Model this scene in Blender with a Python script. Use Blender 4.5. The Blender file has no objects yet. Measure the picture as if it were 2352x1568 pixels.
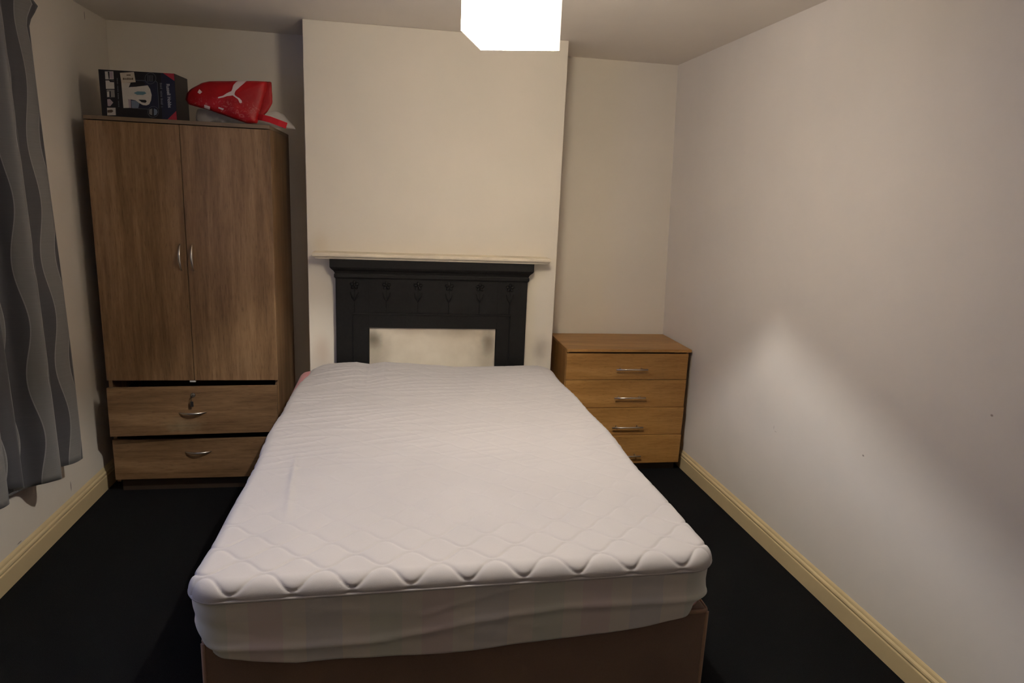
import bpy, bmesh, math, random
import numpy as np
from mathutils import Matrix, Vector, noise

S = bpy.context.scene
COL = S.collection
R = math.radians

# ---------------------------------------------------------------- camera
YAW, PITCH, ROLL, FPX = R(9.7224), R(-12.2619), R(2.4776), 1533.1
CAM = Vector((0.1327, -3.6663, 1.5916))
fw = Vector((math.sin(YAW) * math.cos(PITCH), math.cos(YAW) * math.cos(PITCH), math.sin(PITCH)))
rt = Vector((math.cos(YAW), -math.sin(YAW), 0))
up = rt.cross(fw)
rt2 = rt * math.cos(ROLL) + up * math.sin(ROLL)
up2 = up * math.cos(ROLL) - rt * math.sin(ROLL)
cd = bpy.data.cameras.new('camera')
cd.sensor_fit = 'HORIZONTAL'
cd.sensor_width = 36.0
cd.lens = FPX / 2352 * 36.0
cd.clip_start = 0.02
cam = bpy.data.objects.new('camera', cd)
COL.objects.link(cam)
cam.matrix_world = Matrix(((rt2.x, up2.x, -fw.x, CAM.x), (rt2.y, up2.y, -fw.y, CAM.y),
                           (rt2.z, up2.z, -fw.z, CAM.z), (0, 0, 0, 1)))
S.camera = cam

# ---------------------------------------------------------------- light and exposure
S.view_settings.view_transform = 'Standard'
S.view_settings.look = 'None'
S.view_settings.gamma = 1.0
S.view_settings.use_curve_mapping = False
S.view_settings.exposure = 0.0
W = bpy.data.worlds.new('dusk_sky')
S.world = W
W.use_nodes = True
bg = W.node_tree.nodes['Background']
bg.inputs['Color'].default_value = (0.36, 0.48, 1.0, 1)
bg.inputs['Strength'].default_value = 3.4
SHADE_GLOW, SHADE_SIDE_GLOW, SHADE_COL = 46.5, 1.3, (1.0, 0.868, 0.70)
BULB_GLOW, BULB_COL = 19000.0, (1.0, 0.975, 0.94)
pl = bpy.data.lights.new('window_sky_portal', 'AREA')
pl.shape = 'RECTANGLE'
pl.size, pl.size_y = 1.5, 1.2
pl.cycles.is_portal = True
po = bpy.data.objects.new('window_sky_portal', pl)
COL.objects.link(po)
po.matrix_world = Matrix(((0, 0, -1, -1.53), (1, 0, 0, -1.85), (0, -1, 0, 1.55), (0, 0, 0, 1)))

# ---------------------------------------------------------------- materials
class NT:
    def __init__(self, name):
        self.m = bpy.data.materials.new(name)
        self.m.use_nodes = True
        self.t = self.m.node_tree
        self.b = self.t.nodes['Principled BSDF']
        self.out = self.t.nodes['Material Output']
        self._c = None
    def n(self, kind, **kw):
        x = self.t.nodes.new(kind)
        for k, v in kw.items(): setattr(x, k, v)
        return x
    def l(self, a, b): self.t.links.new(a, b)
    def setv(self, sock, v):
        if hasattr(v, 'links') or isinstance(v, bpy.types.NodeSocket): self.l(v, sock)
        else: sock.default_value = v
    def coord(self, kind='Object'):
        if self._c is None: self._c = self.n('ShaderNodeTexCoord')
        return self._c.outputs[kind]
    def mapping(self, scale=(1, 1, 1), loc=(0, 0, 0), kind='Object'):
        m = self.n('ShaderNodeMapping')
        m.inputs['Scale'].default_value = scale
        m.inputs['Location'].default_value = loc
        self.l(self.coord(kind), m.inputs['Vector'])
        return m.outputs['Vector']
    def noise(self, vec, scale, detail=4, rough=0.55, dist=0.0):
        x = self.n('ShaderNodeTexNoise')
        x.inputs['Scale'].default_value = scale
        x.inputs['Detail'].default_value = detail
        x.inputs['Roughness'].default_value = rough
        x.inputs['Distortion'].default_value = dist
        self.l(vec, x.inputs['Vector'])
        return x.outputs['Fac']
    def math(self, op, a, b=None, clamp=False):
        x = self.n('ShaderNodeMath', operation=op)
        x.use_clamp = clamp
        self.setv(x.inputs[0], a)
        if b is not None: self.setv(x.inputs[1], b)
        return x.outputs[0]
    def ramp(self, fac, stops):
        x = self.n('ShaderNodeValToRGB')
        e = x.color_ramp.elements
        while len(e) < len(stops): e.new(0.5)
        for i, (p, c) in enumerate(stops):
            e[i].position = p
            e[i].color = (c[0], c[1], c[2], 1) if not isinstance(c, (int, float)) else (c, c, c, 1)
        self.l(fac, x.inputs['Fac'])
        return x.outputs['Color']
    def mix(self, fac, a, b, blend='MIX'):
        x = self.n('ShaderNodeMix', data_type='RGBA', blend_type=blend)
        self.setv(x.inputs[0], fac)
        for s, v in ((x.inputs[6], a), (x.inputs[7], b)):
            self.setv(s, v if isinstance(v, bpy.types.NodeSocket) else (v[0], v[1], v[2], 1))
        return x.outputs[2]
    def spot(self, centre, radii, soft=1.0, wob=0.0, wscale=8):
        """1 inside an ellipsoid of the object's space, fading to 0 at its rim"""
        vec = self.coord()
        sub = self.n('ShaderNodeVectorMath', operation='SUBTRACT')
        self.l(vec, sub.inputs[0]); sub.inputs[1].default_value = centre
        div = self.n('ShaderNodeVectorMath', operation='DIVIDE')
        self.l(sub.outputs[0], div.inputs[0]); div.inputs[1].default_value = radii
        ln = self.n('ShaderNodeVectorMath', operation='LENGTH')
        self.l(div.outputs[0], ln.inputs[0])
        d = ln.outputs['Value']
        if wob: d = self.math('ADD', d, self.math('MULTIPLY', self.math('SUBTRACT', self.noise(vec, wscale, 3), 0.5), wob))
        mr = self.n('ShaderNodeMapRange', interpolation_type='SMOOTHSTEP')
        self.l(d, mr.inputs['Value'])
        mr.inputs['From Min'].default_value = 1.0 - soft
        mr.inputs['From Max'].default_value = 1.0
        mr.inputs['To Min'].default_value = 1.0
        mr.inputs['To Max'].default_value = 0.0
        return mr.outputs['Result']
    def bump(self, h, strength=0.3, dist=0.01):
        x = self.n('ShaderNodeBump')
        x.inputs['Strength'].default_value = strength
        x.inputs['Distance'].default_value = dist
        self.l(h, x.inputs['Height'])
        self.l(x.outputs['Normal'], self.b.inputs['Normal'])
    def done(self, col=None, rough=0.6, metal=0.0, spec=0.5, sheen=0.0):
        if col is not None:
            self.setv(self.b.inputs['Base Color'], col if isinstance(col, bpy.types.NodeSocket) else (col[0], col[1], col[2], 1))
        self.setv(self.b.inputs['Roughness'], rough)
        self.b.inputs['Metallic'].default_value = metal
        self.b.inputs['Specular IOR Level'].default_value = spec
        if sheen: self.b.inputs['Sheen Weight'].default_value = sheen
        return self.m

def plain(name, col, rough=0.6, metal=0.0, spec=0.5, var=0.06, scale=30):
    t = NT(name)
    f = t.noise(t.coord(), scale, 3)
    lo = [c * (1 - var) for c in col]; hi = [min(1, c * (1 + var)) for c in col]
    return t.done(t.ramp(f, [(0.3, lo), (0.7, hi)]), rough, metal, spec)

def wall_mat(name, col, marks=None):
    t = NT(name)
    v = t.coord()
    f = t.noise(v, 1.6, 5, 0.6)
    c = t.ramp(f, [(0.3, [x * 0.965 for x in col]), (0.7, [min(1, x * 1.03) for x in col])])
    for centre, radii, soft, amt, mc, wob in (marks or []):
        k = t.math('MULTIPLY', t.spot(centre, radii, soft, wob), amt)
        c = t.mix(k, c, mc)
    h = t.math('ADD', t.math('MULTIPLY', t.noise(v, 7, 4), 1.0), t.math('MULTIPLY', t.noise(v, 160, 2), 0.12))
    t.bump(h, 0.18, 0.006)
    return t.done(c, 0.75, 0, 0.25)

def wood(name, dark, mid, light, axis='Z', fine=1.0):
    """laminate with wood grain running along one axis of the object"""
    t = NT(name)
    L, C = 1.1 * fine, 16.0 * fine
    sc = {'Z': (C, C, L), 'X': (L, C, C)}[axis]
    v = t.mapping(sc)
    a = t.noise(v, 1.0, 7, 0.62, 0.6)
    v2 = t.mapping([s * 4.5 for s in sc], (3, 7, 1))
    b = t.noise(v2, 1.6, 5, 0.7, 0.2)
    v3 = t.mapping([s * 0.42 for s in sc], (9, 2, 5))
    d = t.noise(v3, 0.8, 3, 0.5, 1.2)
    k = t.math('ADD', t.math('MULTIPLY', a, 0.45), t.math('ADD', t.math('MULTIPLY', b, 0.28), t.math('MULTIPLY', d, 0.40)))
    k = t.math('SUBTRACT', k, 0.04)
    c = t.ramp(k, [(0.38, dark), (0.53, mid), (0.68, light)])
    vp = t.mapping([s * 9 for s in sc], (1, 1, 4))
    pores = t.ramp(t.noise(vp, 2.0, 2, 0.5), [(0.33, 0.72), (0.42, 1.0)])
    c = t.mix(1.0, c, pores, 'MULTIPLY')
    t.bump(b, 0.10, 0.002)
    return t, c

def finish_wood(t, c, rough=0.42, spec=0.35): return t.done(c, rough, 0, spec)

WALLC = (0.77, 0.71, 0.615)
M = {}
M['wall'] = wall_mat('painted_plaster', WALLC)
M['ceiling'] = wall_mat('ceiling_paint', (0.80, 0.74, 0.66))
M['wall_right'] = wall_mat('painted_plaster_right', (0.75, 0.70, 0.64), [
    ((1.83, -1.544, 0.692), (0.05, 0.009, 0.0065), 0.5, 0.8, (0.10, 0.05, 0.03), 0),
    ((1.83, -2.042, 1.020), (0.05, 0.008, 0.006), 0.5, 0.7, (0.14, 0.06, 0.04), 0),
    ((1.83, -0.952, 0.592), (0.05, 0.004, 0.016), 0.6, 0.45, (0.2, 0.16, 0.13), 0.3),
    ((1.83, -0.968, 0.577), (0.05, 0.014, 0.003), 0.6, 0.45, (0.2, 0.16, 0.13), 0.3)])
M['wall_left'] = wall_mat('painted_plaster_left', (0.74, 0.68, 0.59), [
    ((-1.394, 0.138, 2.362), (0.05, 0.0035, 0.024), 0.4, 0.8, (0.08, 0.06, 0.04), 0.2),
    ((-1.394, -0.452, 0.170), (0.05, 0.004, 0.030), 0.4, 0.8, (0.10, 0.07, 0.05), 0.2),
    ((-1.394, -0.90, 0.128), (0.05, 0.02, 0.003), 0.4, 0.7, (0.10, 0.06, 0.04), 0.2)])
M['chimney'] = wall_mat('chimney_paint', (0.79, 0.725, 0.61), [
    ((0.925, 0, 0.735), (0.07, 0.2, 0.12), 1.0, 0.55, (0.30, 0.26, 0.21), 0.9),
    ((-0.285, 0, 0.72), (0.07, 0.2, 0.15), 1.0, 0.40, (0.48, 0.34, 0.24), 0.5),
    ((-0.29, 0, 1.30), (0.07, 0.2, 0.11), 0.9, 0.28, (0.66, 0.53, 0.33), 0.6)])

t = NT('carpet_pile')
v = t.coord()
f = t.noise(v, 420, 3, 0.7)
c = t.ramp(f, [(0.3, (0.0035, 0.0037, 0.0042)), (0.62, (0.012, 0.0125, 0.0135)), (0.8, (0.03, 0.03, 0.033))])
t.bump(f, 0.9, 0.006)
M['carpet'] = t.done(c, 0.97, 0, 0.08, 0.0)

M['skirting'] = plain('gloss_cream_skirting_paint', (0.63, 0.50, 0.285), 0.34, 0, 0.5, 0.04, 6)
M['window_paint'] = plain('white_window_paint', (0.75, 0.74, 0.7), 0.4)
M['shelf'] = plain('cream_shelf_paint', (0.74, 0.66, 0.51), 0.45, 0, 0.4, 0.10, 14)

WD = ((0.108, 0.061, 0.028), (0.218, 0.128, 0.063), (0.340, 0.214, 0.113))
def wd_mat(name, axis):
    t, c = wood(name, *WD, axis=axis, fine=1.0)
    return t, c
t, c = wd_mat('brown_oak_laminate_upright', 'Z'); M['oak_z'] = finish_wood(t, c)
t, c = wd_mat('brown_oak_laminate_level', 'X'); M['oak_x'] = finish_wood(t, c)
t, c = wd_mat('brown_oak_laminate_scuffed', 'X')
k = t.math('MULTIPLY', t.spot((-0.05, 0, -0.075), (0.12, 0.2, 0.05), 1.0, 1.2, 22), 0.40)
M['oak_scuff'] = finish_wood(t, t.mix(k, c, (0.36, 0.30, 0.19)))
M['oak_edge'] = plain('grey_brown_edging', (0.18, 0.125, 0.075), 0.5)
M['plinth'] = plain('dark_brown_plinth', (0.045, 0.028, 0.017), 0.6)
M['inside'] = plain('dark_carcass_inside', (0.05, 0.032, 0.02), 0.8)
CD = ((0.235, 0.112, 0.028), (0.36, 0.186, 0.054), (0.47, 0.262, 0.088))
t, c = wood('golden_oak_laminate_level', *CD, axis='X', fine=1.3); M['gold_x'] = finish_wood(t, c, 0.4)
t, c = wood('golden_oak_laminate_upright', *CD, axis='Z', fine=1.3); M['gold_z'] = finish_wood(t, c, 0.4)
M['steel'] = plain('brushed_steel', (0.62, 0.58, 0.53), 0.28, 1.0, 0.5, 0.04, 60)
M['dark_metal'] = plain('dark_lock_metal', (0.035, 0.03, 0.028), 0.35, 0.6)
M['black_plastic'] = plain('black_key_plastic', (0.012, 0.011, 0.012), 0.5)
t = NT('black_painted_cast_iron')
f = t.noise(t.coord(), 60, 5, 0.6)
t.bump(f, 0.35, 0.003)
M['iron'] = t.done(t.ramp(f, [(0.3, (0.0038, 0.0035, 0.0032)), (0.75, (0.0075, 0.007, 0.006))]), 0.6, 0, 0.22)
t = NT('painted_fire_board')
c = t.ramp(t.noise(t.coord(), 5, 5, 0.6), [(0.3, (0.60, 0.53, 0.41)), (0.7, (0.72, 0.65, 0.52))])
for cen, rad, amt, mc in (((-0.325, 0, 0.795), (0.07, 0.3, 0.085), 0.95, (0.10, 0.085, 0.06)),
                          ((-0.315, 0, 0.73), (0.14, 0.3, 0.21), 0.6, (0.26, 0.22, 0.16)),
                          ((0.31, 0, 0.785), (0.06, 0.3, 0.11), 0.85, (0.12, 0.10, 0.075)),
                          ((0.30, 0, 0.72), (0.12, 0.3, 0.2), 0.55, (0.28, 0.24, 0.18)),
                          ((0.16, 0, 0.85), (0.26, 0.3, 0.06), 0.6, (0.34, 0.28, 0.20)),
                          ((-0.12, 0, 0.86), (0.2, 0.3, 0.05), 0.55, (0.40, 0.32, 0.23))):
    c = t.mix(t.math('MULTIPLY', t.spot(cen, rad, 1.0, 0.45, 16), amt), c, mc)
M['board'] = t.done(c, 0.6, 0, 0.3)

def cloth(name, col, rough=0.9, scale=900, var=0.05, bump=0.25, sheen=0.1):
    t = NT(name)
    f = t.noise(t.coord(), scale, 2)
    g = t.noise(t.coord(), 3.0, 4)
    k = t.math('ADD', t.math('MULTIPLY', f, 0.5), t.math('MULTIPLY', g, 0.5))
    c = t.ramp(k, [(0.35, [x * (1 - var) for x in col]), (0.65, [min(1, x * (1 + var)) for x in col])])
    t.bump(f, bump, 0.001)
    return t.done(c, rough, 0, 0.15, sheen)
M['quilt'] = cloth('white_quilted_cotton', (0.475, 0.446, 0.430))
M['pink'] = cloth('pink_mattress_ticking', (0.50, 0.22, 0.22))
M['divan'] = cloth('brown_plush_upholstery', (0.19, 0.122, 0.086), 0.95, 700, 0.15, 0.5, 0.3)
M['divan_piping'] = cloth('tan_corner_piping', (0.30, 0.19, 0.13), 0.95, 700, 0.1)
# thin skirt with faint pastel checks showing through
t = NT('thin_skirt_with_faint_checks')
sx = t.n('ShaderNodeSeparateXYZ'); t.l(t.coord(), sx.inputs[0])
c = (0.66, 0.61, 0.555)
base = None
for off, per, wd, col in ((0.02, 0.42, 0.055, (0.56, 0.545, 0.56)), (0.155, 0.42, 0.05, (0.64, 0.53, 0.53)), (0.285, 0.42, 0.05, (0.57, 0.585, 0.52))):
    fr = t.math('FRACT', t.math('DIVIDE', t.math('ADD', sx.outputs['X'], 5 + off), per))
    k = t.math('LESS_THAN', fr, wd / per * 1.6)
    base = t.mix(t.math('MULTIPLY', k, 0.75), base if base is not None else c, col)
fr = t.math('GREATER_THAN', sx.outputs['Z'], 0.555 - 0.62)
base = t.mix(t.math('MULTIPLY', fr, 0.2), base, (0.55, 0.52, 0.52))
t.bump(t.noise(t.coord(), 700, 2), 0.2, 0.001)
M['skirt'] = t.done(base, 0.9, 0, 0.1, 0.1)

# curtain: grey satin with wavy woven bands along its height (UV: u across the cloth in metres, v up)
t = NT('grey_satin_with_wavy_bands')
suv = t.n('ShaderNodeSeparateXYZ'); t.l(t.coord('UV'), suv.inputs[0])
U, V = suv.outputs['X'], suv.outputs['Y']
wave = t.math('MULTIPLY', t.math('SINE', t.math('MULTIPLY', V, 2 * math.pi / 0.46)), 0.016)
fr = t.math('FRACT', t.math('DIVIDE', t.math('ADD', U, wave), 0.145))
band = t.math('GREATER_THAN', fr, 0.46)
e1 = t.math('LESS_THAN', t.math('ABSOLUTE', t.math('SUBTRACT', fr, 0.46)), 0.013)
e2 = t.math('LESS_THAN', fr, 0.022)
c = t.mix(band, (0.195, 0.190, 0.184), (0.068, 0.067, 0.074))  # woven dark bands, coloured deeper to stand in for shade between folds
c = t.mix(t.math('MULTIPLY', t.math('ADD', e1, e2, True), 0.65), c, (0.36, 0.35, 0.34))
slub = t.noise(t.mapping((6, 220, 1), kind='UV'), 1.0, 3)
c = t.mix(0.2, c, t.ramp(slub, [(0.3, 0.45), (0.7, 1.0)]), 'MULTIPLY')
t.bump(slub, 0.15, 0.001)
M['curtain'] = t.done(c, 0.5, 0, 0.35, 0.2)

def emit(name, col, strength):
    t = NT(name)
    t.b.inputs['Base Color'].default_value = (0.8, 0.76, 0.68, 1)
    t.b.inputs['Emission Color'].default_value = (*col, 1)
    t.b.inputs['Emission Strength'].default_value = strength
    return t.m
M['shade'] = emit('lit_cream_shade_fabric', SHADE_COL, SHADE_GLOW)
M['shade_side'] = emit('dim_glow_shade_fabric', SHADE_COL, SHADE_SIDE_GLOW)  # same fabric with a weaker painted glow, keeping the side walls dimmer
M['bulb'] = emit('lit_bulb_glass', BULB_COL, BULB_GLOW)
M['white_plastic'] = plain('white_plastic', (0.7, 0.69, 0.66), 0.4)
t = NT('window_glass')
tr = t.n('ShaderNodeBsdfTransparent'); gl = t.n('ShaderNodeBsdfGlossy')
gl.inputs['Roughness'].default_value = 0.02
mx = t.n('ShaderNodeMixShader'); mx.inputs[0].default_value = 0.08
t.l(tr.outputs[0], mx.inputs[1]); t.l(gl.outputs[0], mx.inputs[2]); t.l(mx.outputs[0], t.out.inputs['Surface'])
M['glass'] = t.m
# red carrier bag
t = NT('red_woven_bag')
c = t.ramp(t.noise(t.coord(), 14, 4), [(0.3, (0.27, 0.003, 0.006)), (0.7, (0.40, 0.006, 0.009))])
band = t.math('MULTIPLY', t.spot((-0.03, 0, 0.055), (0.30, 0.5, 0.075), 0.5, 0.5, 20), t.math('GREATER_THAN', t.noise(t.coord(), 48, 4, 0.6, 2.0), 0.58))
c = t.mix(t.math('MULTIPLY', band, 0.16), c, (0.75, 0.40, 0.34))
t.bump(t.noise(t.coord(), 25, 4), 0.3, 0.006)
M['red'] = t.done(c, 0.45, 0, 0.3)
M['red_plain'] = plain('red_bag_lining', (0.30, 0.006, 0.008), 0.5, 0, 0.3, 0.12, 20)
M['red_strap'] = plain('red_webbing', (0.52, 0.012, 0.018), 0.6, 0, 0.3, 0.06, 40)
M['print_white'] = plain('white_bag_print', (0.64, 0.52, 0.50), 0.55)
t = NT('crumpled_white_polythene')
t.bump(t.noise(t.coord(), 30, 5, 0.6, 0.8), 0.5, 0.01)
t.done((0.62, 0.59, 0.55), 0.35, 0, 0.4)
tr = t.n('ShaderNodeBsdfTransparent'); mx = t.n('ShaderNodeMixShader'); mx.inputs[0].default_value = 0.45
t.l(t.b.outputs[0], mx.inputs[1]); t.l(tr.outputs[0], mx.inputs[2]); t.l(mx.outputs[0], t.out.inputs['Surface'])
M['poly'] = t.m
# printed carton
for nm, col in dict(card_black=(0.010, 0.010, 0.013), card_navy=(0.016, 0.018, 0.038), card_side=(0.012, 0.008, 0.008), card_red=(0.36, 0.028, 0.045),
                    card_white=(0.50, 0.47, 0.43), card_sticker=(0.50, 0.44, 0.36), card_ink=(0.10, 0.07, 0.045), card_grey=(0.12, 0.12, 0.135),
                    card_teal=(0.10, 0.20, 0.24), card_mauve=(0.34, 0.27, 0.30), card_letter=(0.46, 0.45, 0.47), card_mid=(0.20, 0.19, 0.18),
                    card_bluegrey=(0.15, 0.19, 0.26)).items():
    M[nm] = plain(nm, col, 0.4, 0, 0.4, 0.05, 40)

# ---------------------------------------------------------------- mesh helpers
class MB:
    def __init__(self): self.bm = bmesh.new(); self.mi = 0
    def _tag(self, before):
        for f in self.bm.faces:
            if f not in before: f.material_index = self.mi
    def box(self, x0, x1, y0, y1, z0, z1, bev=0.0, seg=2):
        tmp = bmesh.new()
        vs = [tmp.verts.new(p) for p in ((x0, y0, z0), (x1, y0, z0), (x1, y1, z0), (x0, y1, z0), (x0, y0, z1), (x1, y0, z1), (x1, y1, z1), (x0, y1, z1))]
        for q in ((3, 2, 1, 0), (4, 5, 6, 7), (0, 1, 5, 4), (1, 2, 6, 5), (2, 3, 7, 6), (3, 0, 4, 7)): tmp.faces.new([vs[i] for i in q])
        if bev: bmesh.ops.bevel(tmp, geom=tmp.edges[:], offset=bev, segments=seg, profile=0.6, affect='EDGES', clamp_overlap=True)
        return self.add(tmp)
    def add(self, tmp, mat=None):
        if mat is not None: bmesh.ops.transform(tmp, matrix=mat, verts=tmp.verts[:])
        mp = {}
        for v in tmp.verts: mp[v] = self.bm.verts.new(v.co)
        for f in tmp.faces:
            try: nf = self.bm.faces.new([mp[v] for v in f.verts])
            except ValueError: continue
            nf.material_index = self.mi; nf.smooth = f.smooth
        tmp.free()
        return self
    def poly(self, pts):
        f = self.bm.faces.new([self.bm.verts.new(p) for p in pts]); f.material_index = self.mi
        return self
    def tube(self, pts, rad, n=10, flat=1.0, flat_axis=None, caps=True):
        """round (or flattened) tube along points; rad may be a list"""
        pts = [Vector(p) for p in pts]
        rs = rad if isinstance(rad, (list, tuple)) else [rad] * len(pts)
        rings = []; prev = None
        for i, p in enumerate(pts):
            d = (pts[min(i + 1, len(pts) - 1)] - pts[max(i - 1, 0)]).normalized()
            if flat_axis is not None: a = Vector(flat_axis)
            elif prev is not None: a = prev
            else: a = Vector((0, 0, 1)) if abs(d.z) < 0.9 else Vector((1, 0, 0))
            a = (a - d * a.dot(d)).normalized(); prev = a
            b = d.cross(a)
            rings.append([self.bm.verts.new(p + a * (math.cos(2 * math.pi * k / n) * rs[i]) + b * (math.sin(2 * math.pi * k / n) * rs[i] * flat)) for k in range(n)])
        for i in range(len(rings) - 1):
            for k in range(n):
                f = self.bm.faces.new((rings[i][k], rings[i][(k + 1) % n], rings[i + 1][(k + 1) % n], rings[i + 1][k])); f.smooth = True; f.material_index = self.mi
        if caps:
            for r, rev in ((rings[0], True), (rings[-1], False)):
                f = self.bm.faces.new(r[::-1] if rev else r); f.material_index = self.mi
        return self
    def lathe(self, prof, centre, axis='z', n=24):
        """profile of (radius, offset along axis) turned about an axis"""
        c = Vector(centre); rings = []
        for r, h in prof:
            ring = []
            for k in range(n):
                a = 2 * math.pi * k / n
                q = (r * math.cos(a), r * math.sin(a), h) if axis == 'z' else (r * math.cos(a), h, r * math.sin(a))
                ring.append(self.bm.verts.new(c + Vector(q)))
            rings.append(ring)
        for i in range(len(rings) - 1):
            for k in range(n):
                f = self.bm.faces.new((rings[i][k], rings[i][(k + 1) % n], rings[i + 1][(k + 1) % n], rings[i + 1][k])); f.smooth = True; f.material_index = self.mi
        for r, rev in ((rings[0], True), (rings[-1], False)):
            f = self.bm.faces.new(r[::-1] if rev else r); f.material_index = self.mi
        return self
    def extrude_profile(self, prof, p0, p1, along='y'):
        """profile of (a, z) points swept straight between two coordinates of an axis"""
        A = []; B = []
        for a, z in prof:
            if along == 'y': A.append(self.bm.verts.new((a, p0, z))); B.append(self.bm.verts.new((a, p1, z)))
            else: A.append(self.bm.verts.new((p0, a, z))); B.append(self.bm.verts.new((p1, a, z)))
        n = len(prof)
        for i in range(n):
            f = self.bm.faces.new((A[i], A[(i + 1) % n], B[(i + 1) % n], B[i])); f.material_index = self.mi
        self.bm.faces.new(A[::-1]); self.bm.faces.new(B)
        return self
    def build(self, name, mats, parent=None, loc=(0, 0, 0), rot=(0, 0, 0), recalc=True, weld=False):
        if weld: bmesh.ops.remove_doubles(self.bm, verts=self.bm.verts[:], dist=1e-5)
        if recalc: bmesh.ops.recalc_face_normals(self.bm, faces=self.bm.faces[:])
        me = bpy.data.meshes.new(name); self.bm.to_mesh(me); self.bm.free()
        for m in (mats if isinstance(mats, (list, tuple)) else [mats]): me.materials.append(m)
        o = bpy.data.objects.new(name, me); COL.objects.link(o)
        o.location = loc; o.rotation_euler = rot
        if parent is not None: o.parent = parent
        return o

def np_mesh(name, verts, faces, mat, parent=None, loc=(0, 0, 0), smooth=True, uv=None):
    me = bpy.data.meshes.new(name)
    me.from_pydata([tuple(map(float, v)) for v in verts], [], [tuple(map(int, f)) for f in faces])
    if smooth: me.polygons.foreach_set('use_smooth', [True] * len(me.polygons))
    if uv is not None:
        lay = me.uv_layers.new(name='cloth')
        li = np.empty(len(me.loops), int); me.loops.foreach_get('vertex_index', li)
        lay.data.foreach_set('uv', np.asarray(uv)[li].ravel())
    me.materials.append(mat); me.update()
    o = bpy.data.objects.new(name, me); COL.objects.link(o); o.location = loc
    if parent is not None: o.parent = parent
    return o

def grid_faces(nu, nv, wrap=False):
    f = []
    for i in range(nu if wrap else nu - 1):
        for j in range(nv - 1):
            a = i * nv + j; b = ((i + 1) % nu) * nv + j
            f.append((a, b, b + 1, a + 1))
    return f

def thing(name, label, cat, loc=(0, 0, 0), rotz=0, group=None):
    o = bpy.data.objects.new(name, None); COL.objects.link(o)
    o.empty_display_size = 0.1; o.location = loc; o.rotation_euler = (0, 0, rotz)
    return tag(o, label, cat, group)
def tag(o, label, cat, group=None):
    o['label'] = label; o['category'] = cat
    if group: o['group'] = group
    return o
def struct(o): o['kind'] = 'structure'; return o

# ---------------------------------------------------------------- room shell
H, XL, YB, YF = 2.4, -1.394, 0.3855, -4.5
CL, CR = -0.3538, 0.9945
def rw(y, z): return 1.857 - 0.0175 * y - 0.0358 * z
struct(MB().box(XL - 0.12, 2.1, YF - 0.12, YB + 0.12, -0.1, 0).build('floor', M['carpet']))
struct(MB().box(XL - 0.12, 2.1, YF - 0.12, YB + 0.12, H, H + 0.1).build('ceiling', M['ceiling']))
struct(MB().box(XL - 0.12, 2.1, YB, YB + 0.12, 0, H).build('wall_back', M['wall']))
struct(MB().box(XL - 0.12, 2.1, YF - 0.12, YF, 0, H).build('wall_front', M['wall']))
struct(MB().box(CL, CR, 0, YB, 0, H, 0.004, 2).build('wall_chimney_breast', M['chimney']))
b = MB(); tmp = bmesh.new()
ya, yb = YF, YB
q = [(rw(ya, 0), ya, 0), (rw(yb, 0), yb, 0), (rw(yb, H), yb, H), (rw(ya, H), ya, H)]
vs = [tmp.verts.new(p) for p in q] + [tmp.verts.new((2.1, p[1], p[2])) for p in q]
for f in ((0, 1, 2, 3), (7, 6, 5, 4), (0, 4, 5, 1), (1, 5, 6, 2), (2, 6, 7, 3), (3, 7, 4, 0)): tmp.faces.new([vs[i] for i in f])
struct(b.add(tmp).build('wall_right', M['wall_right']))
# left wall with its window opening
WY0, WY1, WZ0, WZ1 = -2.6, -1.1, 0.95, 2.15
b = MB()
b.box(XL - 0.12, XL, YF, WY0, 0, H); b.box(XL - 0.12, XL, WY1, YB, 0, H)
b.box(XL - 0.12, XL, WY0, WY1, 0, WZ0); b.box(XL - 0.12, XL, WY0, WY1, WZ1, H)
struct(b.build('wall_left', M['wall_left']))
b = MB()
x0, x1 = XL - 0.09, XL - 0.04
b.box(x0, x1, WY0, WY0 + 0.06, WZ0, WZ1, 0.005); b.box(x0, x1, WY1 - 0.06, WY1, WZ0, WZ1, 0.005)
b.box(x0, x1, WY0 + 0.06, WY1 - 0.06, WZ0, WZ0 + 0.06, 0.005); b.box(x0, x1, WY0 + 0.06, WY1 - 0.06, WZ1 - 0.06, WZ1, 0.005)
ym = (WY0 + WY1) / 2
b.box(x0 + 0.004, x1 - 0.004, ym - 0.025, ym + 0.025, WZ0 + 0.06, WZ1 - 0.06, 0.004)
win = struct(b.build('window_1', M['window_paint']))
for yy0, yy1 in ((WY0 + 0.06, ym - 0.025), (ym + 0.025, WY1 - 0.06)):
    MB().box(x0 + 0.022, x0 + 0.026, yy0, yy1, WZ0 + 0.06, WZ1 - 0.06).build('pane', M['glass'], win)

def skirting(name, xw, sgn, y0, y1, h, shear=0.0):
    k = h / 0.113
    prof = [(0, 0), (0.0185, 0), (0.0185, 0.070), (0.0175, 0.0725), (0.0135, 0.0745), (0.0135, 0.0765), (0.0165, 0.079), (0.0178, 0.084), (0.0165, 0.090),
            (0.012, 0.094), (0.0095, 0.0955), (0.0095, 0.098), (0.0075, 0.104), (0.003, 0.110), (0, 0.113)]
    b = MB()
    b.extrude_profile([(sgn * a, z * k) for a, z in prof], y0, y1)
    for v in b.bm.verts: v.co.x += xw + shear * v.co.y
    return struct(b.build(name, M['skirting']))
skirting('baseboard_left', XL, 1, YF, YB, 0.119)
skirting('baseboard_right', 1.855, -1, YF, YB, 0.114, -0.0175)

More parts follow.
